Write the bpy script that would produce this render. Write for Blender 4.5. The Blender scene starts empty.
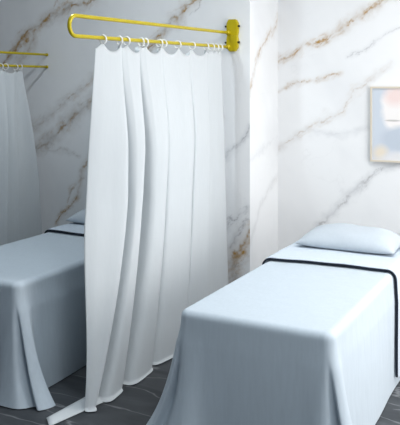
import bpy, bmesh, math, random
import numpy as np
from mathutils import Vector, noise as mnoise

random.seed(4)
scene = bpy.context.scene
COL = scene.collection
PI = math.pi
R = math.radians

# ------------------------------------------------------------------ helpers
def link(o, parent=None):
    COL.objects.link(o)
    if parent is not None:
        o.parent = parent
        o.matrix_parent_inverse.identity()
    return o

def mesh_obj(name, verts, faces, mat, parent=None, smooth=True):
    me = bpy.data.meshes.new(name)
    me.from_pydata([tuple(map(float, v)) for v in verts], [], faces)
    me.validate()
    me.update()
    bm = bmesh.new(); bm.from_mesh(me)
    bmesh.ops.recalc_face_normals(bm, faces=bm.faces)
    bm.to_mesh(me); bm.free()
    if smooth:
        me.polygons.foreach_set('use_smooth', [True] * len(me.polygons))
    me.materials.append(mat)
    return link(bpy.data.objects.new(name, me), parent)

def bm_obj(name, bm, mat, parent=None, smooth=True):
    bmesh.ops.recalc_face_normals(bm, faces=bm.faces)
    me = bpy.data.meshes.new(name)
    bm.to_mesh(me); bm.free()
    if smooth:
        me.polygons.foreach_set('use_smooth', [True] * len(me.polygons))
    me.materials.append(mat)
    return link(bpy.data.objects.new(name, me), parent)

def empty(name, loc, label, cat, group=None):
    o = bpy.data.objects.new(name, None)
    o.empty_display_size = .1
    o.location = loc
    o['label'] = label
    o['category'] = cat
    if group:
        o['group'] = group
    return link(o)

def box_bm(bm, x0, x1, y0, y1, z0, z1, bevel=0.0, seg=2):
    vs = [bm.verts.new((x, y, z)) for x in (x0, x1) for y in (y0, y1) for z in (z0, z1)]
    fs = [(0, 1, 3, 2), (4, 6, 7, 5), (0, 4, 5, 1), (2, 3, 7, 6), (0, 2, 6, 4), (1, 5, 7, 3)]
    faces = [bm.faces.new([vs[i] for i in f]) for f in fs]
    if bevel > 0:
        es = list({e for f in faces for e in f.edges})
        bmesh.ops.bevel(bm, geom=es, offset=bevel, segments=seg, affect='EDGES', profile=.5)
    return bm

def box(name, x0, x1, y0, y1, z0, z1, mat, parent=None, bevel=0.0, seg=2, smooth=False):
    return bm_obj(name, box_bm(bmesh.new(), x0, x1, y0, y1, z0, z1, bevel, seg), mat, parent, smooth)

def tube_geo(pts, r, n=12, caps=True):
    pts = [Vector(p) for p in pts]
    verts, faces = [], []
    up = None
    for i, p in enumerate(pts):
        a = pts[max(i - 1, 0)]; b = pts[min(i + 1, len(pts) - 1)]
        t = (b - a).normalized()
        if up is None:
            up = t.orthogonal().normalized()
        up = (up - t * up.dot(t)).normalized()
        w = t.cross(up)
        for k in range(n):
            an = 2 * PI * k / n
            verts.append(p + (up * math.cos(an) + w * math.sin(an)) * r)
    for i in range(len(pts) - 1):
        for k in range(n):
            faces.append((i * n + k, i * n + (k + 1) % n, (i + 1) * n + (k + 1) % n, (i + 1) * n + k))
    if caps:
        faces.append(tuple(range(n - 1, -1, -1)))
        m = (len(pts) - 1) * n
        faces.append(tuple(range(m, m + n)))
    return verts, faces

def tube(name, pts, r, mat, parent=None, n=12):
    v, f = tube_geo(pts, r, n)
    return mesh_obj(name, v, f, mat, parent)

def sm(t):
    t = max(0.0, min(1.0, t))
    return t * t * (3 - 2 * t)

# ------------------------------------------------------------------ materials
def new_mat(name):
    m = bpy.data.materials.new(name)
    m.use_nodes = True
    nt = m.node_tree
    return m, nt, nt.nodes['Principled BSDF']

def srgb(r, g, b):
    f = lambda c: (c / 12.92 if c <= .04045 else ((c + .055) / 1.055) ** 2.4)
    return (f(r / 255), f(g / 255), f(b / 255), 1)

def fabric(name, col, weave=420., bump=.25, wrinkle=.35, rough=.92, mottling=.05):
    m, nt, p = new_mat(name)
    N, L = nt.nodes, nt.links
    tc = N.new('ShaderNodeTexCoord')
    n1 = N.new('ShaderNodeTexNoise'); n1.inputs['Scale'].default_value = weave; n1.inputs['Detail'].default_value = 2
    n2 = N.new('ShaderNodeTexNoise'); n2.inputs['Scale'].default_value = 9; n2.inputs['Detail'].default_value = 5
    mp = N.new('ShaderNodeMapping'); mp.inputs['Scale'].default_value = (1, 1, .35)
    L.new(tc.outputs['Object'], n1.inputs['Vector'])
    L.new(tc.outputs['Object'], mp.inputs['Vector'])
    L.new(mp.outputs['Vector'], n2.inputs['Vector'])
    n3 = N.new('ShaderNodeTexNoise'); n3.inputs['Scale'].default_value = 70; n3.inputs['Detail'].default_value = 3
    mp3 = N.new('ShaderNodeMapping'); mp3.inputs['Scale'].default_value = (1, 1, .12)
    L.new(tc.outputs['Object'], mp3.inputs['Vector']); L.new(mp3.outputs['Vector'], n3.inputs['Vector'])
    rp = N.new('ShaderNodeMapRange')
    rp.inputs['From Min'].default_value = .3; rp.inputs['From Max'].default_value = .7
    rp.inputs['To Min'].default_value = 1 - mottling; rp.inputs['To Max'].default_value = 1 + mottling
    L.new(n3.outputs['Fac'], rp.inputs['Value'])
    mx = N.new('ShaderNodeMix'); mx.data_type = 'RGBA'; mx.blend_type = 'MULTIPLY'
    mx.inputs['Factor'].default_value = 1; mx.inputs['A'].default_value = col
    L.new(rp.outputs['Result'], mx.inputs['B'])
    L.new(mx.outputs['Result'], p.inputs['Base Color'])
    b1 = N.new('ShaderNodeBump'); b1.inputs['Strength'].default_value = bump; b1.inputs['Distance'].default_value = .001
    b2 = N.new('ShaderNodeBump'); b2.inputs['Strength'].default_value = wrinkle; b2.inputs['Distance'].default_value = .012
    L.new(n1.outputs['Fac'], b1.inputs['Height']); L.new(n2.outputs['Fac'], b2.inputs['Height'])
    L.new(b2.outputs['Normal'], b1.inputs['Normal'])
    L.new(b1.outputs['Normal'], p.inputs['Normal'])
    p.inputs['Roughness'].default_value = rough
    p.inputs['Specular IOR Level'].default_value = .15
    p.inputs['Sheen Weight'].default_value = .12
    return m

def plain(name, col, rough=.5, metal=0.0, spec=.5):
    m, nt, p = new_mat(name)
    N, L = nt.nodes, nt.links
    n = N.new('ShaderNodeTexNoise'); n.inputs['Scale'].default_value = 60
    rp = N.new('ShaderNodeMapRange')
    rp.inputs['To Min'].default_value = max(rough - .08, .02); rp.inputs['To Max'].default_value = rough + .08
    L.new(n.outputs['Fac'], rp.inputs['Value']); L.new(rp.outputs['Result'], p.inputs['Roughness'])
    p.inputs['Base Color'].default_value = col
    p.inputs['Metallic'].default_value = metal
    p.inputs['Specular IOR Level'].default_value = spec
    return m

def marble_mat(name):
    # the 'veins' attribute holds grey (R), gold (G) and cloud (B) masks of this slab
    m, nt, p = new_mat(name)
    N, L = nt.nodes, nt.links
    at = N.new('ShaderNodeAttribute'); at.attribute_name = 'veins'
    sp = N.new('ShaderNodeSeparateColor'); L.new(at.outputs['Color'], sp.inputs['Color'])
    tc = N.new('ShaderNodeTexCoord')
    nz = N.new('ShaderNodeTexNoise'); nz.inputs['Scale'].default_value = 26; nz.inputs['Detail'].default_value = 6
    L.new(tc.outputs['Object'], nz.inputs['Vector'])
    def scaled(sock, lo, hi):
        r = N.new('ShaderNodeMapRange'); r.inputs['From Min'].default_value = .3; r.inputs['From Max'].default_value = .7
        r.inputs['To Min'].default_value = lo; r.inputs['To Max'].default_value = hi
        L.new(nz.outputs['Fac'], r.inputs['Value'])
        k = N.new('ShaderNodeMath'); k.operation = 'MULTIPLY'; k.use_clamp = True
        L.new(sock, k.inputs[0]); L.new(r.outputs['Result'], k.inputs[1])
        return k.outputs['Value']
    def mix(a, b, f):
        x = N.new('ShaderNodeMix'); x.data_type = 'RGBA'
        if isinstance(a, tuple): x.inputs['A'].default_value = a
        else: L.new(a, x.inputs['A'])
        x.inputs['B'].default_value = b
        L.new(f, x.inputs['Factor'])
        return x.outputs['Result']
    c = mix(srgb(238, 239, 240), srgb(208, 210, 213), sp.outputs['Blue'])
    c = mix(c, srgb(112, 112, 116), scaled(sp.outputs['Red'], .45, 1.15))
    c = mix(c, srgb(170, 126, 34), scaled(sp.outputs['Green'], .4, 1.2))
    L.new(c, p.inputs['Base Color'])
    p.inputs['Roughness'].default_value = .32
    p.inputs['Specular IOR Level'].default_value = .35
    return m

M_MARBLE = marble_mat('white_marble')
M_CURTAIN = fabric('white_curtain_cloth', srgb(205, 210, 213), weave=600, bump=.12, wrinkle=.12, mottling=.012)
M_COVER = fabric('pale_blue_linen', srgb(188, 199, 208), mottling=.025, wrinkle=.3)
M_SHEET = fabric('pale_sheet_cotton', srgb(198, 209, 220), mottling=.03, wrinkle=.25)
M_PILLOW = fabric('pillow_cotton', srgb(186, 195, 203), mottling=.02, wrinkle=.3)
M_PIPING = fabric('navy_piping', srgb(28, 34, 48), mottling=.02)
M_GOLD = plain('yellow_gold_lacquer', srgb(200, 180, 18), .3, .25, .5)
M_SCREW = plain('dark_steel', srgb(60, 58, 52), .4, .8)
M_RING = plain('white_plastic', srgb(240, 240, 238), .35)
M_FRAME = plain('bleached_wood', srgb(214, 204, 188), .6)
M_PLASTER = plain('white_plaster', srgb(236, 238, 240), .9, 0, .1)
M_DARKWOOD = plain('grey_bed_base', srgb(120, 122, 126), .6)
M_MATTRESS = fabric('mattress_ticking', srgb(220, 222, 224))

def floor_mat():
    m, nt, p = new_mat('charcoal_stone')
    N, L = nt.nodes, nt.links
    tc = N.new('ShaderNodeTexCoord')
    mp = N.new('ShaderNodeMapping'); mp.inputs['Rotation'].default_value = (0, 0, R(-28)); mp.inputs['Scale'].default_value = (.9, 3.2, 1)
    L.new(tc.outputs['Object'], mp.inputs['Vector'])
    n = N.new('ShaderNodeTexNoise'); n.inputs['Scale'].default_value = 2.2; n.inputs['Detail'].default_value = 8
    n.inputs['Distortion'].default_value = .7
    L.new(mp.outputs['Vector'], n.inputs['Vector'])
    cr = N.new('ShaderNodeValToRGB')
    e = cr.color_ramp.elements
    e[0].position = .3; e[0].color = srgb(43, 46, 50)
    e[1].position = .72; e[1].color = srgb(76, 79, 83)
    L.new(n.outputs['Fac'], cr.inputs['Fac'])
    # thin pale veins where a second noise crosses one half
    n2 = N.new('ShaderNodeTexNoise'); n2.inputs['Scale'].default_value = 1.1; n2.inputs['Detail'].default_value = 4
    L.new(mp.outputs['Vector'], n2.inputs['Vector'])
    s = N.new('ShaderNodeMath'); s.operation = 'SUBTRACT'; s.inputs[1].default_value = .5
    a = N.new('ShaderNodeMath'); a.operation = 'ABSOLUTE'
    r = N.new('ShaderNodeMapRange'); r.inputs['From Min'].default_value = 0; r.inputs['From Max'].default_value = .012
    r.inputs['To Min'].default_value = .55; r.inputs['To Max'].default_value = 0
    L.new(n2.outputs['Fac'], s.inputs[0]); L.new(s.outputs[0], a.inputs[0]); L.new(a.outputs[0], r.inputs['Value'])
    mx = N.new('ShaderNodeMix'); mx.data_type = 'RGBA'; mx.inputs['B'].default_value = srgb(150, 152, 155)
    L.new(cr.outputs['Color'], mx.inputs['A']); L.new(r.outputs['Result'], mx.inputs['Factor'])
    L.new(mx.outputs['Result'], p.inputs['Base Color'])
    p.inputs['Roughness'].default_value = .5
    p.inputs['Specular IOR Level'].default_value = .3
    return m
M_FLOOR = floor_mat()

# ------------------------------------------------------------------ marble slabs
rng = np.random.RandomState(11)
LAT = rng.rand(256, 256)
def vnoise(x, y):
    xi = np.floor(x).astype(int); yi = np.floor(y).astype(int)
    fx = x - xi; fy = y - yi
    fx = fx * fx * (3 - 2 * fx); fy = fy * fy * (3 - 2 * fy)
    g = lambda a, b: LAT[a % 256, b % 256]
    return (g(xi, yi) * (1 - fx) + g(xi + 1, yi) * fx) * (1 - fy) + (g(xi, yi + 1) * (1 - fx) + g(xi + 1, yi + 1) * fx) * fy
def fbm(x, y, o=4):
    s = np.zeros_like(x); a = .5; t = 0
    for k in range(o):
        s += a * vnoise(x * 2 ** k + 17 * k, y * 2 ** k + 5 * k); t += a; a *= .55
    return s / t

def poly_dist(a, z, pts):
    d = np.full(a.shape, 9.0)
    for (x0, z0), (x1, z1) in zip(pts[:-1], pts[1:]):
        dx, dz = x1 - x0, z1 - z0
        t = np.clip(((a - x0) * dx + (z - z0) * dz) / (dx * dx + dz * dz), 0, 1)
        d = np.minimum(d, np.hypot(a - x0 - t * dx, z - z0 - t * dz))
    return d

def slab(name, a0, a1, z0, z1, to3, back, step, veins, seed, mitre0=(0, 0), mitre1=(0, 0)):
    """marble slab: fine front grid carrying its vein masks, plus back and rims.
    veins: (points, grey, gold, core width, halo width, cloud)"""
    na = int((a1 - a0) / step) + 1; nz = int((z1 - z0) / step) + 1
    A, Z = np.meshgrid(np.linspace(a0, a1, na), np.linspace(z0, z1, nz))
    wa = A + .07 * (fbm(A * 5 + seed, Z * 5) - .5) + .05 * (fbm(A * 20 + seed, Z * 20 + 9) - .5)
    wz = Z + .09 * (fbm(A * 5 + 40 + seed, Z * 5 + 7) - .5) + .055 * (fbm(A * 21, Z * 21 + 3 + seed) - .5)
    grey = np.zeros_like(A); gold = np.zeros_like(A)
    cloud = .32 * np.clip((fbm(A * 2.2 + seed, Z * 2.2 + A * 1.4 + seed) - .45) * 2.4, 0, 1)
    # streaks that run along the usual rise of the veins
    al, ac = A * .8 + Z * .6, -A * .6 + Z * .8
    st = fbm(al * 5 + seed, ac * 17 + 3 * seed, 5)
    ridge = np.exp(-((st - .5) / .03) ** 2)
    for pts, g, au, cw, hw, cl in veins:
        d = poly_dist(wa, wz, pts)
        mod = .55 + .9 * fbm(A * 9 + seed, Z * 9 + 31)
        core = np.exp(-(d / (cw * .62 * mod)) ** 2)
        g = g * (.7 if au > .25 else 1); au = min(1, au * 1.8)
        halo = np.exp(-(d / (hw * mod)) ** 2) * (.35 + .9 * fbm(A * 13 + 3, Z * 13 + seed))
        brk = np.clip(fbm(A * 11 + 2 * seed, Z * 11 + 50) * 4.0 - 1.4, .28, 1)
        rid2 = np.exp(-((st - .56) / .022) ** 2)
        grey = np.maximum(grey, g * np.maximum(brk * np.exp(-(d / (cw * .7 * mod)) ** 2), .8 * rid2 * halo))
        gold = np.maximum(gold, au * np.maximum(brk * core, halo * (.27 + .75 * ridge * brk)))
        cloud = np.maximum(cloud, cl * halo * (.55 if au > .3 else 1))
    # faint hairlines everywhere
    u = fbm(A * 1.5 + Z * 1.1 + seed, Z * 2.0 - A * .9 + seed, 5)
    hair = np.exp(-((u - .5) / .004) ** 2) * np.clip(fbm(A * 1.7 + 8, Z * 1.7 + seed) * 2 - .8, 0, 1)
    grey = np.maximum(grey, .1 * hair)
    verts = [to3(a, z) for a, z in zip(A.ravel(), Z.ravel())]
    faces = []
    for j in range(nz - 1):
        for i in range(na - 1):
            k = j * na + i
            faces.append((k, k + 1, k + 1 + na, k + na))
    b = len(verts)
    crn = [0, na - 1, nz * na - 1, (nz - 1) * na]
    for c, mt in zip(crn, (mitre0, mitre1, mitre1, mitre0)):
        v = verts[c]; verts.append((v[0] + back[0] + mt[0], v[1] + back[1] + mt[1], v[2] + back[2]))
    faces.append((b, b + 3, b + 2, b + 1))
    bot = list(range(0, na)); top = list(range((nz - 1) * na, nz * na))
    lef = [j * na for j in range(nz)]; rig = [j * na + na - 1 for j in range(nz)]
    faces.append(tuple(bot[::-1]) + (b, b + 1)); faces.append(tuple(top) + (b + 2, b + 3))
    faces.append(tuple(lef) + (b + 3, b)); faces.append(tuple(rig[::-1]) + (b + 1, b + 2))
    me = bpy.data.meshes.new(name)
    me.from_pydata(verts, [], faces); me.update()
    bm = bmesh.new(); bm.from_mesh(me); bmesh.ops.recalc_face_normals(bm, faces=bm.faces); bm.to_mesh(me); bm.free()
    at = me.color_attributes.new('veins', 'FLOAT_COLOR', 'POINT')
    data = np.zeros((len(verts), 4), dtype=np.float32); data[:, 3] = 1
    data[:b, 0] = np.clip(grey, 0, 1).ravel(); data[:b, 1] = np.clip(gold, 0, 1).ravel(); data[:b, 2] = np.clip(cloud, 0, 1).ravel()
    at.data.foreach_set('color', data.ravel())
    me.materials.append(M_MARBLE)
    o = link(bpy.data.objects.new(name, me))
    o['kind'] = 'structure'
    return o

ZC = 3.2            # ceiling height
YW = 5.15           # face of the front stretch of back wall
YN = 5.735          # face of the recess behind the right bed
XC = -2.24          # corner between the two
back_veins = [
    ([(-3.60, 2.50), (-3.796, 2.457), (-4.011, 2.407), (-4.143, 2.36), (-4.312, 2.26), (-4.45, 2.174), (-4.543, 2.086), (-4.71, 1.934)], .9, .95, .018, .055, 1.0),
    ([(-4.312, 2.26), (-4.37, 2.12), (-4.52, 1.99), (-4.56, 1.90)], .5, 1.0, .016, .045, .9),
    ([(-4.17, 2.33), (-4.32, 2.22), (-4.46, 2.13)], .2, 1.0, .035, .05, .6),
    ([(-4.077, 2.507), (-4.143, 2.36)], .3, .3, .006, .02, .3),
    ([(-3.50, 1.90), (-3.639, 1.835), (-3.849, 1.681), (-4.033, 1.557), (-4.278, 1.393), (-4.6, 1.25)], .35, .25, .008, .05, .9),
    ([(-3.70, 1.60), (-3.902, 1.472), (-4.121, 1.309), (-4.312, 1.178)], .9, .4, .018, .07, 1.8),
    ([(-4.28, 1.18), (-4.0, 1.16), (-3.85, 1.11)], .3, .1, .006, .02, .3),
    ([(-3.70, 1.13), (-3.796, 1.009), (-3.838, 0.868), (-3.924, 0.68), (-4.033, 0.636), (-4.099, 0.516)], .75, .5, .009, .03, .6),
    ([(-3.796, 0.922), (-3.946, 0.844), (-3.978, 0.737)], .6, .3, .007, .02, .5),
    ([(-3.30, 1.93), (-3.132, 2.07), (-2.971, 2.228), (-2.714, 2.417), (-2.6, 2.5)], .8, .6, .014, .05, 1.4),
    ([(-2.60, 2.47), (-2.68, 2.36), (-2.76, 2.30)], .65, 0, .006, .02, .4),
    ([(-2.60, 1.02), (-2.425, 1.199), (-2.272, 1.367), (-2.2, 1.44)], .6, 0, .007, .03, .7),
    ([(-2.16, 0.72), (-2.235, 0.62), (-2.275, 0.56), (-2.348, 0.447), (-2.382, 0.296), (-2.40, .12)], 1.0, 1.0, .032, .07, 1.2),
    ([(-2.24, 0.56), (-2.30, 0.47), (-2.35, 0.40), (-2.37, .30)], .3, 1.0, .05, .06, .9),
    ([(-2.281, 0.692), (-2.357, 0.592), (-2.391, 0.481)], .85, .1, .009, .04, 1.0),
    ([(-2.442, 0.647), (-2.272, 0.792)], .7, 0, .006, .03, .7),
    ([(-3.6, .2), (-3.0, .75), (-2.7, 1.25), (-2.5, 1.5)], .3, .2, .008, .04, .7),
]
slab('wall_back', -6.0, XC, 0, ZC, lambda a, z: (a, YW, z), (0, .06, 0), .008, back_veins, 3.1, mitre1=(-.06, 0))
ret_veins = [
    ([(5.735, 2.30), (5.69, 2.248), (5.50, 2.14), (5.368, 2.05), (5.25, 1.90), (5.15, 1.70)], .2, .45, .013, .04, .6),
    ([(5.15, 1.18), (5.287, 1.211), (5.735, 1.30)], .12, 0, .006, .03, .4),
    ([(5.15, .55), (5.4, .8), (5.735, 1.0)], .1, .05, .006, .03, .4),
]
slab('wall_recess_side', YW, YN, 0, ZC, lambda a, z: (XC, a, z), (-.06, 0, 0), .009, ret_veins, 8.3, mitre0=(0, .06))
niche_veins = [
    ([(-1.273, 2.448), (-1.366, 2.406), (-1.612, 2.252), (-1.70, 2.19), (-1.809, 2.13), (-2.022, 2.062), (-2.10, 1.99), (-2.245, 1.94)], .3, .62, .010, .042, .65),
    ([(-1.72, 1.822), (-1.80, 1.81), (-1.97, 1.791), (-2.10, 1.75), (-2.179, 1.70)], .35, .5, .006, .022, .5),
    ([(-2.1, 1.725), (-2.245, 1.67)], .25, .35, .007, .02, .4),
    ([(-1.661, 1.962), (-1.55, 2.01), (-1.412, 2.085), (-1.2, 2.2)], .5, 0, .005, .018, .35),
    ([(-1.05, 1.26), (-1.204, 1.164), (-1.30, 1.11), (-1.412, 1.068), (-1.612, 0.906), (-1.784, 0.725), (-1.961, 0.514), (-2.15, .35)], .55, .03, .009, .035, .8),
    ([(-2.24, 1.199), (-2.1, 1.29), (-1.919, 1.416), (-1.7, 1.52), (-1.612, 1.686), (-1.3, 1.9)], .15, .2, .008, .035, .55),
    ([(-1.40, 0.43), (-1.35, 0.479), (-1.204, 0.601), (-.9, .8)], .6, 0, .007, .03, .6),
    ([(-2.0, 1.36), (-1.7, 1.33), (-1.5, 1.40)], .1, 0, .006, .03, .5),
    ([(-.9, 2.3), (-.3, 2.0), (.5, 1.8), (1.4, 1.2)], .35, .3, .01, .04, .7),
]
slab('wall_recess_back', XC, .9, 0, ZC, lambda a, z: (a, YN, z), (0, .12, 0), .008, niche_veins, 5.7)

def struct(o):
    o['kind'] = 'structure'
    return o

struct(box('floor', -6.0, .9, -2.0, 5.86, -.1, 0, M_FLOOR))
struct(box('ceiling', -6.0, .9, -2.0, 5.86, ZC, ZC + .1, M_PLASTER))
struct(box('wall_left', -6.15, -6.0, -2.0, 5.86, 0, ZC, M_PLASTER))
# right wall with a window opening
XR = .75
WY0, WY1, WZ0, WZ1 = 2.9, 4.85, .3, 1.9
bm = bmesh.new()
box_bm(bm, XR, XR + .15, -2.0, WY0, 0, ZC); box_bm(bm, XR, XR + .15, WY1, 5.86, 0, ZC)
box_bm(bm, XR, XR + .15, WY0, WY1, 0, WZ0); box_bm(bm, XR, XR + .15, WY0, WY1, WZ1, ZC)
struct(bm_obj('wall_right', bm, M_PLASTER, smooth=False))
bm = bmesh.new()
for y in (WY0, (WY0 + WY1) / 2 - .02, WY1 - .04):
    box_bm(bm, XR + .05, XR + .1, y, y + .04, WZ0, WZ1)
for z in (WZ0, WZ1 - .04):
    box_bm(bm, XR + .05, XR + .1, WY0, WY1, z, z + .04)
struct(bm_obj('window_1', bm, M_PLASTER, smooth=False))

# ------------------------------------------------------------------ beds
BW, BY0, BY1, BT = .39, 3.12, 5.03, .65      # half width, foot, head, top of the cover

def bed_outline(ns_side=110, ns_foot=84, nc=34, rc=.05):
    """closed U-shaped outline of the mattress: list of (x, y, nx, ny, arc, tag) foot corners dense"""
    out = []
    def seg(x0, y0, x1, y1, nx, ny, n, ease=None):
        for i in range(n):
            t = i / n
            if ease == 'end': t = 1 - (1 - t) ** 1.9       # closer samples towards the foot corners
            if ease == 'start': t = t ** 1.9
            if ease == 'both': t = .5 - .5 * math.cos(PI * t)
            out.append((x0 + (x1 - x0) * t, y0 + (y1 - y0) * t, nx, ny))
    def arc(cx, cy, a0, a1, n):
        for i in range(n):
            a = a0 + (a1 - a0) * i / n
            out.append((cx + rc * math.cos(a), cy + rc * math.sin(a), math.cos(a), math.sin(a)))
    L = BY1 - BY0
    seg(BW, L - rc, BW, rc, 1, 0, ns_side, 'end')
    arc(BW - rc, rc, 0, -PI / 2, nc)
    seg(BW - rc, 0, -BW + rc, 0, 0, -1, ns_foot, 'both')
    arc(-BW + rc, rc, -PI / 2, -PI, nc)
    seg(-BW, rc, -BW, L - rc, -1, 0, ns_side, 'start')
    arc(-BW + rc, L - rc, PI, PI / 2, 6)
    seg(-BW + rc, L, BW - rc, L, 0, 1, 20)
    arc(BW - rc, L - rc, PI / 2, 0, 6)
    return out

def skirt_off(x, y, t, style):
    """how far the hanging cloth stands off the mattress at drop fraction t"""
    d = .006 + .022 * t
    for sx, amp in ((1, style['right']), (-1, style['left'])):
        cxp, cyp = sx * BW, 0.0
        side = (y - cyp) if abs(x - cxp) < .052 else None        # running up the long side
        foot = abs(x - cxp) if y < .052 else None                 # running across the foot
        if side is not None and side > .05 and abs(x - cxp) < .002:
            q = side - .05; w = style['side_w']
        elif foot is not None and y < .002:
            q = foot - .05; w = style['foot_w']
        elif side is not None and foot is not None:
            q = 0.0; w = .1
        else:
            continue
        d += amp * (.62 * t ** 1.25 + .38 * t ** 4) * math.exp(-(q / w) ** 2)
        if foot is not None and y < .002:                          # soft second pleat on the foot end
            d += style['pleat'] * sm((t - .25) / .6) * math.exp(-((q - style['pleat_q']) / .03) ** 2)
            d -= .9 * style['pleat'] * sm((t - .15) / .6) * math.exp(-((q - style['pleat_q'] * .52) / .028) ** 2)
    d += .006 * t * math.sin(7 * y + 2.0 + style['seed']) + .005 * t * math.sin(9.0 * x + style['seed'])
    return d

def cover_mesh(style):
    ol = bed_outline()
    n = len(ol)
    verts, faces = [], []
    L = BY1 - BY0
    r = .035
    rows = []
    # inner rings of the flat top, then the rounded edge, then the hanging skirt
    for k in (.12, .3, .5, .68, .82, .92, .975):
        rows.append(('top', k))
    for i in range(0, 7):
        rows.append(('edge', i / 6))
    for i in range(1, 45):
        rows.append(('skirt', i / 44))
    H = BT - r - .006
    for kind, k in rows:
        for (x, y, nx, ny) in ol:
            if kind == 'top':
                cx = x * (k if abs(x) > 0 else 1); cy = L / 2 + (y - L / 2) * k
                # keep clear of the rounded edge
                px, py = cx - nx * r * k, cy - ny * r * k
                z = BT + .003 * mnoise.noise((px * 4 + style['seed'], py * 4, 0)) * (1 - k ** 4)
            elif kind == 'edge':
                a = k * PI / 2
                px = x - nx * r + nx * r * math.sin(a); py = y - ny * r + ny * r * math.sin(a)
                z = BT - r + r * math.cos(a)
            else:
                d = skirt_off(x, y, k, style) * (1 if k > 0 else 0)
                d0 = min(1, k * 5)
                d = d * d0 if k < .2 else d
                if ny > .5 and y > L - .06:
                    d = min(d, .02)
                px = x + nx * d; py = y + ny * d * (style['lean'] if ny < 0 else 1)
                if ny < 0 and abs(nx) > 1e-6 and y < .06:
                    # gathered corner: the spare cloth stands out sideways as a flap with a crease in front
                    px = x + math.copysign(abs(nx) ** .4, nx) * d
                    ang = math.degrees(math.atan2(-ny, abs(nx)))
                    py += style['crease'] * sm((k - .1) / .6) * math.exp(-((ang - style['crease_a']) / 11) ** 2)
                z = BT - r - H * k
            verts.append((px, py, z))
    m = len(rows)
    for j in range(m - 1):
        for i in range(n):
            faces.append((j * n + i, j * n + (i + 1) % n, (j + 1) * n + (i + 1) % n, (j + 1) * n + i))
    c = len(verts)
    verts.append((0, L / 2, BT))
    for i in range(n):
        faces.append((c, (i + 1) % n, i))
    return verts, faces

def section(y, lift, zbot, style, nt=22, nx=26):
    """cross section of a cloth lying over the cover at distance y from the foot"""
    r = .035
    pts = []
    top_half = BW - r
    def side(sx):
        s = []
        H = BT - r - .006
        for i in range(nt, 0, -1):
            t = i / nt * (BT - r - zbot) / H
            d = skirt_off(sx * BW, y, t, style)
            if t < .2: d *= t * 5
            s.append((sx * (BW + d + lift), y, BT - r - H * t))
        for i in range(6, -1, -1):
            a = i / 6 * PI / 2
            s.append((sx * (BW - r + (r + lift) * math.sin(a)), y, BT - r + (r + lift) * math.cos(a)))
        return s
    a = side(-1)
    pts += a
    for i in range(1, nx):
        pts.append((-top_half + 2 * top_half * i / nx, y, BT + lift))
    pts += side(1)[::-1]
    return pts

def top_sheet(style, root, y0, zbot=.075):
    L = BY1 - BY0
    rows = []
    # rolled front edge then on to the head
    for k, (dy, lift) in enumerate([(.012, .006), (.0, .010), (.0, .020), (.012, .024), (.05, .0245)]):
        rows.append((y0 + dy, lift))
    nrow = 26
    for i in range(1, nrow + 1):
        rows.append((y0 + .05 + (L - .012 - y0 - .05) * i / nrow, .0245 - .003 * i / nrow))
    verts, faces = [], []
    secs = []
    for y, lift in rows:
        s = section(y, lift, zbot, style)
        w = []
        for j, (x, yy, z) in enumerate(s):
            bend = .018 * math.sin(x * 5 + style['seed']) * (1 if z > .6 else .5) + style['skew'] * x
            drop = -.05 * sm((.62 - z) / .6)                       # the hanging edges lean towards the foot
            fade = max(0, 1 - (yy - y0) / .5)
            wob = .0025 * mnoise.noise((x * 6, yy * 6, style['seed'])) if z > .6 else 0
            w.append((x, yy + (bend + drop) * fade, z + wob))
        secs.append(w)
    n = len(secs[0])
    for s in secs: verts += s
    for j in range(len(secs) - 1):
        for i in range(n - 1):
            faces.append((j * n + i, j * n + i + 1, (j + 1) * n + i + 1, (j + 1) * n + i))
    o = mesh_obj('top_sheet', verts, faces, M_SHEET, root)
    # navy piping that follows the turned edge from hem to hem
    line = [(p[0], p[1] - .004, p[2]) for p in secs[1]]
    line = [Vector(a) * .5 + Vector(b) * .5 for a, b in zip(secs[1], secs[2])]
    line = [v + Vector((0, -.006, 0)) for v in line]
    pv, pf = tube_geo(line, .0062, 10)
    p = mesh_obj('piping', pv, pf, M_PIPING, o)
    p['label'] = 'dark navy piped edge'
    return o

def make_bed(name, x, style, label, group):
    root = empty(name, (x, BY0, 0), label, 'bed', group)
    L = BY1 - BY0
    v, f = cover_mesh(style)
    cov = mesh_obj('bedspread', v, f, M_COVER, root)
    box('mattress', -BW + .012, BW - .012, .015, L - .02, .40, BT - .02, M_MATTRESS, root, .03, 3, True)
    box('bed_base', -BW + .03, BW - .03, .04, L - .04, .22, .40, M_DARKWOOD, root, .006)
    for sx in (-1, 1):
        for yy in (.12, L - .12):
            xx = sx * (BW - .09)
            box('leg', xx - .025, xx + .025, yy - .025, yy + .025, 0, .22, M_DARKWOOD, root, .004)
    top_sheet(style, root, style['fold'])
    return root

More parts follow.
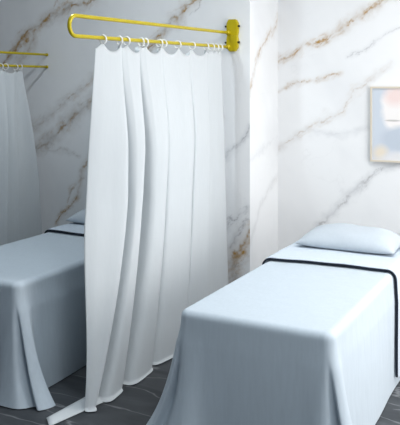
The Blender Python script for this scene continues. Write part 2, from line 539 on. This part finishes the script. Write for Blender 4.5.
def make_pillow(x, y, w, d, h, label, seed, rot=0):
    nu, nv = 44, 30
    top, bot = [], []
    def height(u, v):
        e = max(0, (1 - abs(u) ** 3.2)) * max(0, (1 - abs(v) ** 2.6))
        return e ** .55
    verts = []
    for sgn in (1, -1):
        for j in range(nv + 1):
            v = -1 + 2 * j / nv
            for i in range(nu + 1):
                u = -1 + 2 * i / nu
                pin = 1 - .05 * (1 - u * u) * abs(v) ** 3
                pinx = 1 - .04 * (1 - v * v) * abs(u) ** 3
                px = u * w / 2 * pinx; py = v * d / 2 * pin
                hh = height(u, v)
                if sgn > 0:
                    z = .022 + h * hh * (1 + .10 * mnoise.noise((u * 2 + seed, v * 2, 0)) + .12 * v)
                else:
                    z = .022 - .022 * min(1, hh * 1.6)
                verts.append((px, py, z))
    n1 = (nu + 1) * (nv + 1)
    faces = []
    for k in (0, 1):
        for j in range(nv):
            for i in range(nu):
                a = k * n1 + j * (nu + 1) + i
                q = (a, a + 1, a + nu + 2, a + nu + 1)
                faces.append(q if k == 0 else q[::-1])
    o = mesh_obj('pillow', verts, faces, M_PILLOW)
    bm = bmesh.new(); bm.from_mesh(o.data)
    bmesh.ops.remove_doubles(bm, verts=bm.verts, dist=.0004)
    bmesh.ops.recalc_face_normals(bm, faces=bm.faces)
    bm.to_mesh(o.data); bm.free()
    o.data.polygons.foreach_set('use_smooth', [True] * len(o.data.polygons))
    o.location = (x, y, BT + .026)
    o.rotation_euler = (0, 0, rot)
    o['label'] = label; o['category'] = 'pillow'; o['group'] = 'pillows at the heads of the beds'
    return o

st_right = dict(lean=.4, right=.15, left=.20, side_w=.035, foot_w=.085, crease=.06, crease_a=70, pleat=.006, pleat_q=.15, seed=1.3, fold=1.155, skew=.05)
st_left = dict(lean=.4, right=.19, left=.15, side_w=.04, foot_w=.09, crease=.06, crease_a=62, pleat=.006, pleat_q=.2, seed=4.1, fold=1.20, skew=.03)
BXR, BXL = -1.35, -3.14
make_bed('treatment_bed', BXR, st_right, 'bright bed with pale blue bedspread, standing right of the white curtain', 'treatment beds')
make_bed('treatment_bed', BXL, st_left, 'shaded blue-grey draped bed behind the curtain, cut off at the left', 'treatment beds')
make_pillow(-1.345, 4.78, .65, .40, .105, 'white-blue plump pillow on the bright bed in front of the recess', 1.0)
make_pillow(-3.195, 4.73, .66, .38, .11, 'dim pillow on the shaded bed, mostly hidden behind the white curtain', 6.0)

# ------------------------------------------------------------------ curtain rails
def rail_path(X, y_wall, y_end, zl, zu, sag):
    """hairpin: lower rod out, round bend, upper rod back to the wall"""
    rr = (zu - zl) / 2
    pts = []
    ys = y_end + rr
    n = 14
    for i in range(n + 1):
        y = y_wall + (ys - y_wall) * i / n
        pts.append((X, y, zl - sag * (i / n)))
    for i in range(1, 16):
        a = -PI / 2 - PI * i / 16
        pts.append((X, ys + rr * math.cos(a), (zl + zu) / 2 - sag + rr * math.sin(a)))
    for i in range(n + 1):
        y = ys + (y_wall - ys) * i / n
        pts.append((X, y, zu - sag * (1 - i / n)))
    return pts

def z_low(y, y_wall, y_end, zl, sag):
    return zl - sag * (y_wall - y) / (y_wall - y_end)

RX, LX = -2.41, -4.196
RAIL_R = dict(zl=2.036, zu=2.146, sag=.028)
RAIL_L = dict(zl=1.902, zu=2.010, sag=.004)

r1 = empty('curtain_rail', (RX, YW, 0), 'yellow gold hairpin curtain rail on a bolted wall bracket, holding the bright white curtain', 'curtain rail', 'curtain rails')
pts = [(0, p[1] - YW, p[2]) for p in rail_path(0, YW - .02, 3.14, **RAIL_R)]
tube('rail', pts, .0115, M_GOLD, r1, 14)
# wall bracket: tall plate with chamfered top and bottom, a seam, two sockets and four bolts
def plate_bm(z0, z1, w_bot, w_mid, w_top, dep, ch):
    prof = [(-w_bot, z0), (w_bot, z0), (w_mid, z0 + ch), (w_mid, z1 - ch), (w_top, z1), (-w_top, z1), (-w_mid, z1 - ch), (-w_mid, z0 + ch)]
    bm = bmesh.new()
    a = [bm.verts.new((x, 0, z)) for x, z in prof]; b = [bm.verts.new((x * .92, -dep, z0 + (z - z0) * .985 + .002)) for x, z in prof]
    bm.faces.new(a); bm.faces.new(b[::-1])
    for i in range(8):
        bm.faces.new((a[i], b[i], b[(i + 1) % 8], a[(i + 1) % 8]))
    bmesh.ops.bevel(bm, geom=list(bm.edges), offset=.003, segments=2, affect='EDGES')
    bmesh.ops.translate(bm, verts=bm.verts, vec=(.03, 0, 0))
    return bm
br = bm_obj('wall_bracket', plate_bm(2.118, 2.248, .044, .05, .034, .026, .03), M_GOLD, r1, False)
lo = bm_obj('bracket_cover', plate_bm(2.000, 2.122, .026, .048, .044, .032, .028), M_GOLD, r1, False)
for z in (2.146, 2.036):
    tube('socket', [(0, -.02, z), (0, -.05, z)], .016, M_GOLD, r1, 18)
for sx in (-1, 1):
    for z in (2.07, 2.195):
        b = tube('bolt', [(.03 + sx * .040, -.015, z), (.03 + sx * .062, -.015, z)], .008, M_SCREW, r1, 10)

r2 = empty('curtain_rail', (LX, YW, 0), 'thin gold double rail from the marble wall, above the shaded bed at left', 'curtain rail', 'curtain rails')
pts = [(0, p[1] - YW, p[2]) for p in rail_path(0, YW - .006, 3.14, **RAIL_L)]
tube('rail', pts, .0105, M_GOLD, r2, 14)
for z in (RAIL_L['zl'], RAIL_L['zu']):
    tube('wall_flange', [(0, -.001, z), (0, -.010, z)], .0135, M_GOLD, r2, 18)

# ------------------------------------------------------------------ curtains
def catmull(vals, u):
    n = len(vals) - 1
    x = min(max(u * n, 0), n - 1e-6)
    i = int(x); f = x - i
    p1, p2 = vals[i], vals[i + 1]
    p0 = vals[i - 1] if i > 0 else 2 * p1 - p2
    p3 = vals[i + 2] if i + 2 <= n else 2 * p2 - p1
    # rounded but monotone blend
    m1, m2 = (p2 - p0) / 2, (p3 - p1) / 2
    f2, f3 = f * f, f * f * f
    return (2 * f3 - 3 * f2 + 1) * p1 + (f3 - 2 * f2 + f) * m1 + (-2 * f3 + 3 * f2) * p2 + (f3 - f2) * m2

def quad(a, m, b, v):
    # straight from a to m in the upper half, then swinging out to b at the hem
    w = max(0.0, v - .45) / .55
    return a + (m - a) * min(1, v / .5) + (b - m) * w ** 1.5

RING_R, RING_T, ROD = .0245, .0042, .0115
def make_curtain(root, X, guides, rings, zrod, floor_rows, seed, flap=None, nu=420, nv=90):
    """cloth hung from rings; guides are folds (y at top/middle/hem, offset at top/middle/hem)"""
    zr = lambda y: zrod(y) - (RING_R - RING_T - ROD) - RING_R + .004
    top_y = [g[0] for g in guides]
    edge = [rings[0] - .05] + list(rings) + [rings[-1] + .03]
    def z_top(y):
        z = zr(y)
        for a, b in zip(edge[:-1], edge[1:]):
            if a <= y <= b:
                first, last = a == edge[0], b == edge[-1]
                w = b - a
                if first: return z - .03 * ((b - y) / w) ** 1.3
                if last: return z - .02 * ((y - a) / w) ** 1.3
                t = (y - a) / w
                sag = min(.05, .27 * w + .002)
                return z - sag * (1 - abs(2 * t - 1) ** 2.2)
        return z - .03
    verts, faces = [], []
    for j in range(nv + 1 + floor_rows):
        v = min(1.0, j / nv)
        e = max(0, j - nv)
        for i in range(nu + 1):
            u = i / nu
            yg = [quad(g[0], g[1], g[2], v) for g in guides]
            k = sm((v + .03) / .36)
            k2 = sm((v - .5) / .5)
            og = [(g[3] * (1 - k) + g[4] * k) * (1 - k2) + g[5] * k2 for g in guides]
            # folds open quickly below the heading
            y = catmull(yg, u); x = catmull(og, u)
            x += (.008 * sm(v * 4) * math.sin(u * 61 + seed + 1.5 * v) + .006 * sm(v * 3) * math.sin(u * 103 + 2 * seed - v))
            zt = z_top(catmull([g[0] for g in guides], u))
            z = zt + (.006 - zt) * v
            if e:
                s = .010 * e * (.35 + .65 * abs(math.sin(u * 21 + seed)))
                x += s; y -= s * .5
                z = .006 + .004 * math.sin(u * 50 + e * 1.7) ** 2 * (1 if e < floor_rows else .3)
            verts.append((x, y - YW, z))
    n = nu + 1
    for j in range(nv + floor_rows):
        for i in range(nu):
            faces.append((j * n + i, j * n + i + 1, (j + 1) * n + i + 1, (j + 1) * n + i))
    if flap:
        # loose strip of cloth trailing on the floor from the leading edge
        b = len(verts); m = 14; q = 6
        (p00, p01), (p10, p11) = flap
        for i in range(m + 1):
            a = i / m
            for k in range(q + 1):
                c = k / q
                px = (p00[0] * (1 - a) + p10[0] * a) * (1 - c) + (p01[0] * (1 - a) + p11[0] * a) * c
                py = (p00[1] * (1 - a) + p10[1] * a) * (1 - c) + (p01[1] * (1 - a) + p11[1] * a) * c
                pz = .005 + .010 * math.sin(a * 5 + 1) ** 2 * math.sin(PI * c)
                verts.append((px - X, py - YW, pz))
        for i in range(m):
            for k in range(q):
                a = b + i * (q + 1) + k
                faces.append((a, a + 1, a + q + 2, a + q + 1))
    o = mesh_obj('curtain_cloth', verts, faces, M_CURTAIN, root)
    md = o.modifiers.new('thickness', 'SOLIDIFY'); md.thickness = .002; md.offset = 0
    # rings
    first = None
    for idx, y in enumerate(rings):
        zc = zrod(y) - (RING_R - RING_T - ROD)
        if first is None:
            bm = bmesh.new()
            vs, fs = [], []
            a_n, b_n = 28, 8
            for i in range(a_n):
                a = 2 * PI * i / a_n
                for k in range(b_n):
                    c = 2 * PI * k / b_n
                    rad = RING_R + RING_T * math.cos(c)
                    vs.append((rad * math.cos(a), RING_T * 1.35 * math.sin(c), rad * math.sin(a)))
            for i in range(a_n):
                for k in range(b_n):
                    fs.append((i * b_n + k, i * b_n + (k + 1) % b_n, ((i + 1) % a_n) * b_n + (k + 1) % b_n, ((i + 1) % a_n) * b_n + k))
            ring = mesh_obj('ring', vs, fs, M_RING, root)
            first = ring
        else:
            ring = first.copy()
            link(ring, root)
        ring.location = (0, y - YW, zc)
        ring.rotation_euler = (0, 0, R(random.uniform(-16, 16)))
    return o

cu1 = empty('curtain', (RX, YW, 0), 'long bright white pleated curtain hung from gold rail, trailing on the dark floor', 'curtain', 'curtains')
guides_r = [
    (3.385, 3.315, 3.19, -.006, -.04, .05),
    (3.605, 3.575, 3.225, .012, .08, .10),
    (3.63, 3.70, 3.36, -.02, -.10, -.05),
    (3.66, 3.650, 3.34, -.004, .056, .075),
    (3.815, 3.735, 3.51, .014, .08, .09),
    (3.845, 3.905, 3.64, -.03, -.22, -.17),
    (3.875, 3.850, 3.59, -.008, .074, .075),
    (4.08, 4.005, 3.85, .014, .08, .08),
    (4.10, 4.13, 3.96, -.025, -.17, -.13),
    (4.13, 4.078, 3.92, -.008, .073, .07),
    (4.461, 4.372, 4.28, .012, .07, .07),
    (4.48, 4.49, 4.37, -.025, -.17, -.12),
    (4.51, 4.438, 4.34, -.008, .065, .06),
    (4.724, 4.677, 4.66, .010, .05, .05),
    (4.745, 4.70, 4.69, -.012, -.06, -.05),
    (4.80, 4.77, 4.76, -.004, .01, .01),
    (4.995, 5.04, 5.09, .0, .02, .02)]
rings_r = [3.45, 3.618, 3.693, 3.857, 3.909, 4.081, 4.13, 4.32, 4.528, 4.744, 4.833, 4.909, 4.977]
make_curtain(cu1, RX, guides_r, rings_r, lambda y: z_low(y, YW, 3.14, RAIL_R['zl'], RAIL_R['sag']), 2, .7,
             flap=(((-2.40, 2.96), (-2.475, 3.03)), ((-2.30, 3.42), (-2.44, 3.46))))

cu2 = empty('curtain', (LX, YW, 0), 'shaded grey-white curtain at the left edge, hanging beside the blue-grey bed', 'curtain', 'curtains')
guides_l = [
    (3.30, 3.2, 3.1, -.006, -.03, -.03), (3.50, 3.45, 3.4, .012, .06, .07), (3.56, 3.52, 3.48, -.012, -.05, -.05),
    (3.80, 3.78, 3.75, .012, .06, .07), (3.87, 3.85, 3.83, -.012, -.05, -.05), (4.14, 4.12, 4.1, .012, .06, .07),
    (4.20, 4.19, 4.18, -.012, -.05, -.05), (4.40, 4.38, 4.36, .012, .05, .06), (4.44, 4.44, 4.43, -.012, -.04, -.04),
    (4.588, 4.577, 4.553, .012, .045, .05), (4.63, 4.63, 4.62, -.012, -.04, -.04),
    (4.708, 4.75, 4.76, .012, .035, .04), (4.745, 4.81, 4.84, -.010, -.03, -.03), (4.82, 5.0, 5.10, .0, .02, .02)]
rings_l = [3.35, 3.5, 3.58, 3.78, 3.86, 4.1, 4.2, 4.35, 4.45, 4.561, 4.62, 4.736, 4.80]
make_curtain(cu2, LX, guides_l, rings_l, lambda y: z_low(y, YW, 3.14, RAIL_L['zl'], RAIL_L['sag']), 1, 2.9)

# ------------------------------------------------------------------ picture on the recess wall
def art_mat():
    m, nt, p = new_mat('abstract_painting')
    N, L = nt.nodes, nt.links
    tc = N.new('ShaderNodeTexCoord')
    def noise(scale, det=3, off=(0, 0, 0)):
        mp = N.new('ShaderNodeMapping'); mp.inputs['Location'].default_value = off
        L.new(tc.outputs['Object'], mp.inputs['Vector'])
        n = N.new('ShaderNodeTexNoise'); n.inputs['Scale'].default_value = scale; n.inputs['Detail'].default_value = det
        L.new(mp.outputs['Vector'], n.inputs['Vector'])
        return n.outputs['Fac']
    sx = N.new('ShaderNodeSeparateXYZ'); L.new(tc.outputs['Object'], sx.inputs['Vector'])
    def blob(cx, cz, rx, rz, soft, wob, off):
        def mth(op, a, b=None):
            k = N.new('ShaderNodeMath'); k.operation = op
            for i, q in enumerate((a, b)):
                if q is None: continue
                if isinstance(q, (int, float)): k.inputs[i].default_value = q
                else: L.new(q, k.inputs[i])
            return k.outputs[0]
        dx = mth('DIVIDE', mth('SUBTRACT', sx.outputs['X'], cx), rx)
        dz = mth('DIVIDE', mth('SUBTRACT', sx.outputs['Z'], cz), rz)
        d = mth('SQRT', mth('ADD', mth('MULTIPLY', dx, dx), mth('MULTIPLY', dz, dz)))
        d = mth('ADD', d, mth('MULTIPLY', mth('SUBTRACT', noise(7, 3, off), .5), wob))
        r = N.new('ShaderNodeMapRange'); r.inputs['From Min'].default_value = 1 - soft; r.inputs['From Max'].default_value = 1 + soft
        r.inputs['To Min'].default_value = 1; r.inputs['To Max'].default_value = 0
        L.new(d, r.inputs['Value'])
        return r.outputs['Result']
    def over(a, col, f):
        x = N.new('ShaderNodeMix'); x.data_type = 'RGBA'
        if isinstance(a, tuple): x.inputs['A'].default_value = a
        else: L.new(a, x.inputs['A'])
        x.inputs['B'].default_value = col; L.new(f, x.inputs['Factor'])
        return x.outputs['Result']
    # canvas centre is the origin; the visible left edge is x = -0.38
    c = srgb(205, 210, 219)
    c = over(c, srgb(202, 210, 220), blob(-.36, .10, .09, .30, .25, .5, (1, 0, 0)))
    c = over(c, srgb(238, 234, 232), blob(-.12, .12, .20, .19, .12, .6, (2, 0, 0)))
    c = over(c, srgb(234, 214, 210), blob(-.20, .22, .08, .07, .5, .7, (3, 0, 0)))
    c = over(c, srgb(190, 199, 210), blob(-.14, -.11, .17, .10, .22, .4, (4, 0, 0)))
    c = over(c, srgb(226, 216, 200), blob(-.32, -.22, .05, .05, .6, .6, (5, 0, 0)))
    c = over(c, srgb(222, 222, 224), blob(-.10, -.27, .2, .06, .3, .5, (6, 0, 0)))
    c = over(c, srgb(196, 192, 190), blob(-.225, .03, .06, .007, .3, .5, (8, 0, 0)))
    c = over(c, srgb(238, 205, 190), blob(.15, .05, .16, .13, .2, .4, (9, 0, 0)))
    L.new(c, p.inputs['Base Color'])
    p.inputs['Roughness'].default_value = .8
    p.inputs['Specular IOR Level'].default_value = .15
    return m
PW, PH = .80, .585
pic = empty('picture', (-1.458 + PW / 2, YN, 1.437), 'pale framed abstract painting in soft blue, pink and grey, on the marble recess wall', 'picture')
box('canvas', -PW / 2 + .012, PW / 2 - .012, -.022, -.004, -PH / 2 + .012, PH / 2 - .012, art_mat(), pic)
bm = bmesh.new()
fw = .014
box_bm(bm, -PW / 2, -PW / 2 + fw, -.032, -.001, -PH / 2, PH / 2)
box_bm(bm, PW / 2 - fw, PW / 2, -.032, -.001, -PH / 2, PH / 2)
box_bm(bm, -PW / 2 + fw, PW / 2 - fw, -.032, -.001, -PH / 2, -PH / 2 + fw)
box_bm(bm, -PW / 2 + fw, PW / 2 - fw, -.032, -.001, PH / 2 - fw, PH / 2)
bm_obj('frame', bm, M_FRAME, pic, smooth=False)

# ------------------------------------------------------------------ light
def area(name, loc, rot, sx, sy, power, col):
    l = bpy.data.lights.new(name, 'AREA'); l.shape = 'RECTANGLE'; l.size = sx; l.size_y = sy
    l.energy = power; l.color = col
    o = bpy.data.objects.new(name, l); o.location = loc; o.rotation_euler = rot
    return link(o)
# daylight through the window in the right wall
area('window_daylight', (XR + .12, (WY0 + WY1) / 2, (WZ0 + WZ1) / 2), (0, R(90), 0), WZ1 - WZ0 - .1, WY1 - WY0 - .1, 50, (1, .98, .96))
# recessed lamp in the ceiling over the right bed
area('ceiling_area_light', (-.15, 4.15, ZC - .01), (0, 0, 0), 1.4, .6, 45, (1, .975, .95))
area('ceiling_area_light', (-.1, 1.7, ZC - .01), (0, 0, 0), 1.2, 1.2, 44, (.9, .965, 1))  # added fill, not a known fitting: brightens the bed foot and shades the curtain folds
area('ceiling_area_light', (-2.8, 3.55, ZC - .01), (0, 0, 0), .16, .16, 23, (.85, .94, 1))

w = bpy.data.worlds.new('world'); scene.world = w
w.use_nodes = True
bg = w.node_tree.nodes['Background']
bg.inputs['Color'].default_value = (.62, .80, 1, 1)
bg.inputs['Strength'].default_value = .24

# ------------------------------------------------------------------ camera
cam = bpy.data.cameras.new('camera')
cam.sensor_fit = 'HORIZONTAL'; cam.sensor_width = 36
cam.lens = 36 * 733 / 400
cam.shift_y = -(212.5 - 84) / 400
co = bpy.data.objects.new('camera', cam)
co.location = (0, 0, 1.75)
co.rotation_euler = (R(90), 0, R(27.4))
link(co)
scene.camera = co

vs = scene.view_settings
vs.view_transform = 'Standard'; vs.look = 'None'; vs.gamma = 1; vs.use_curve_mapping = False
vs.exposure = 0.0
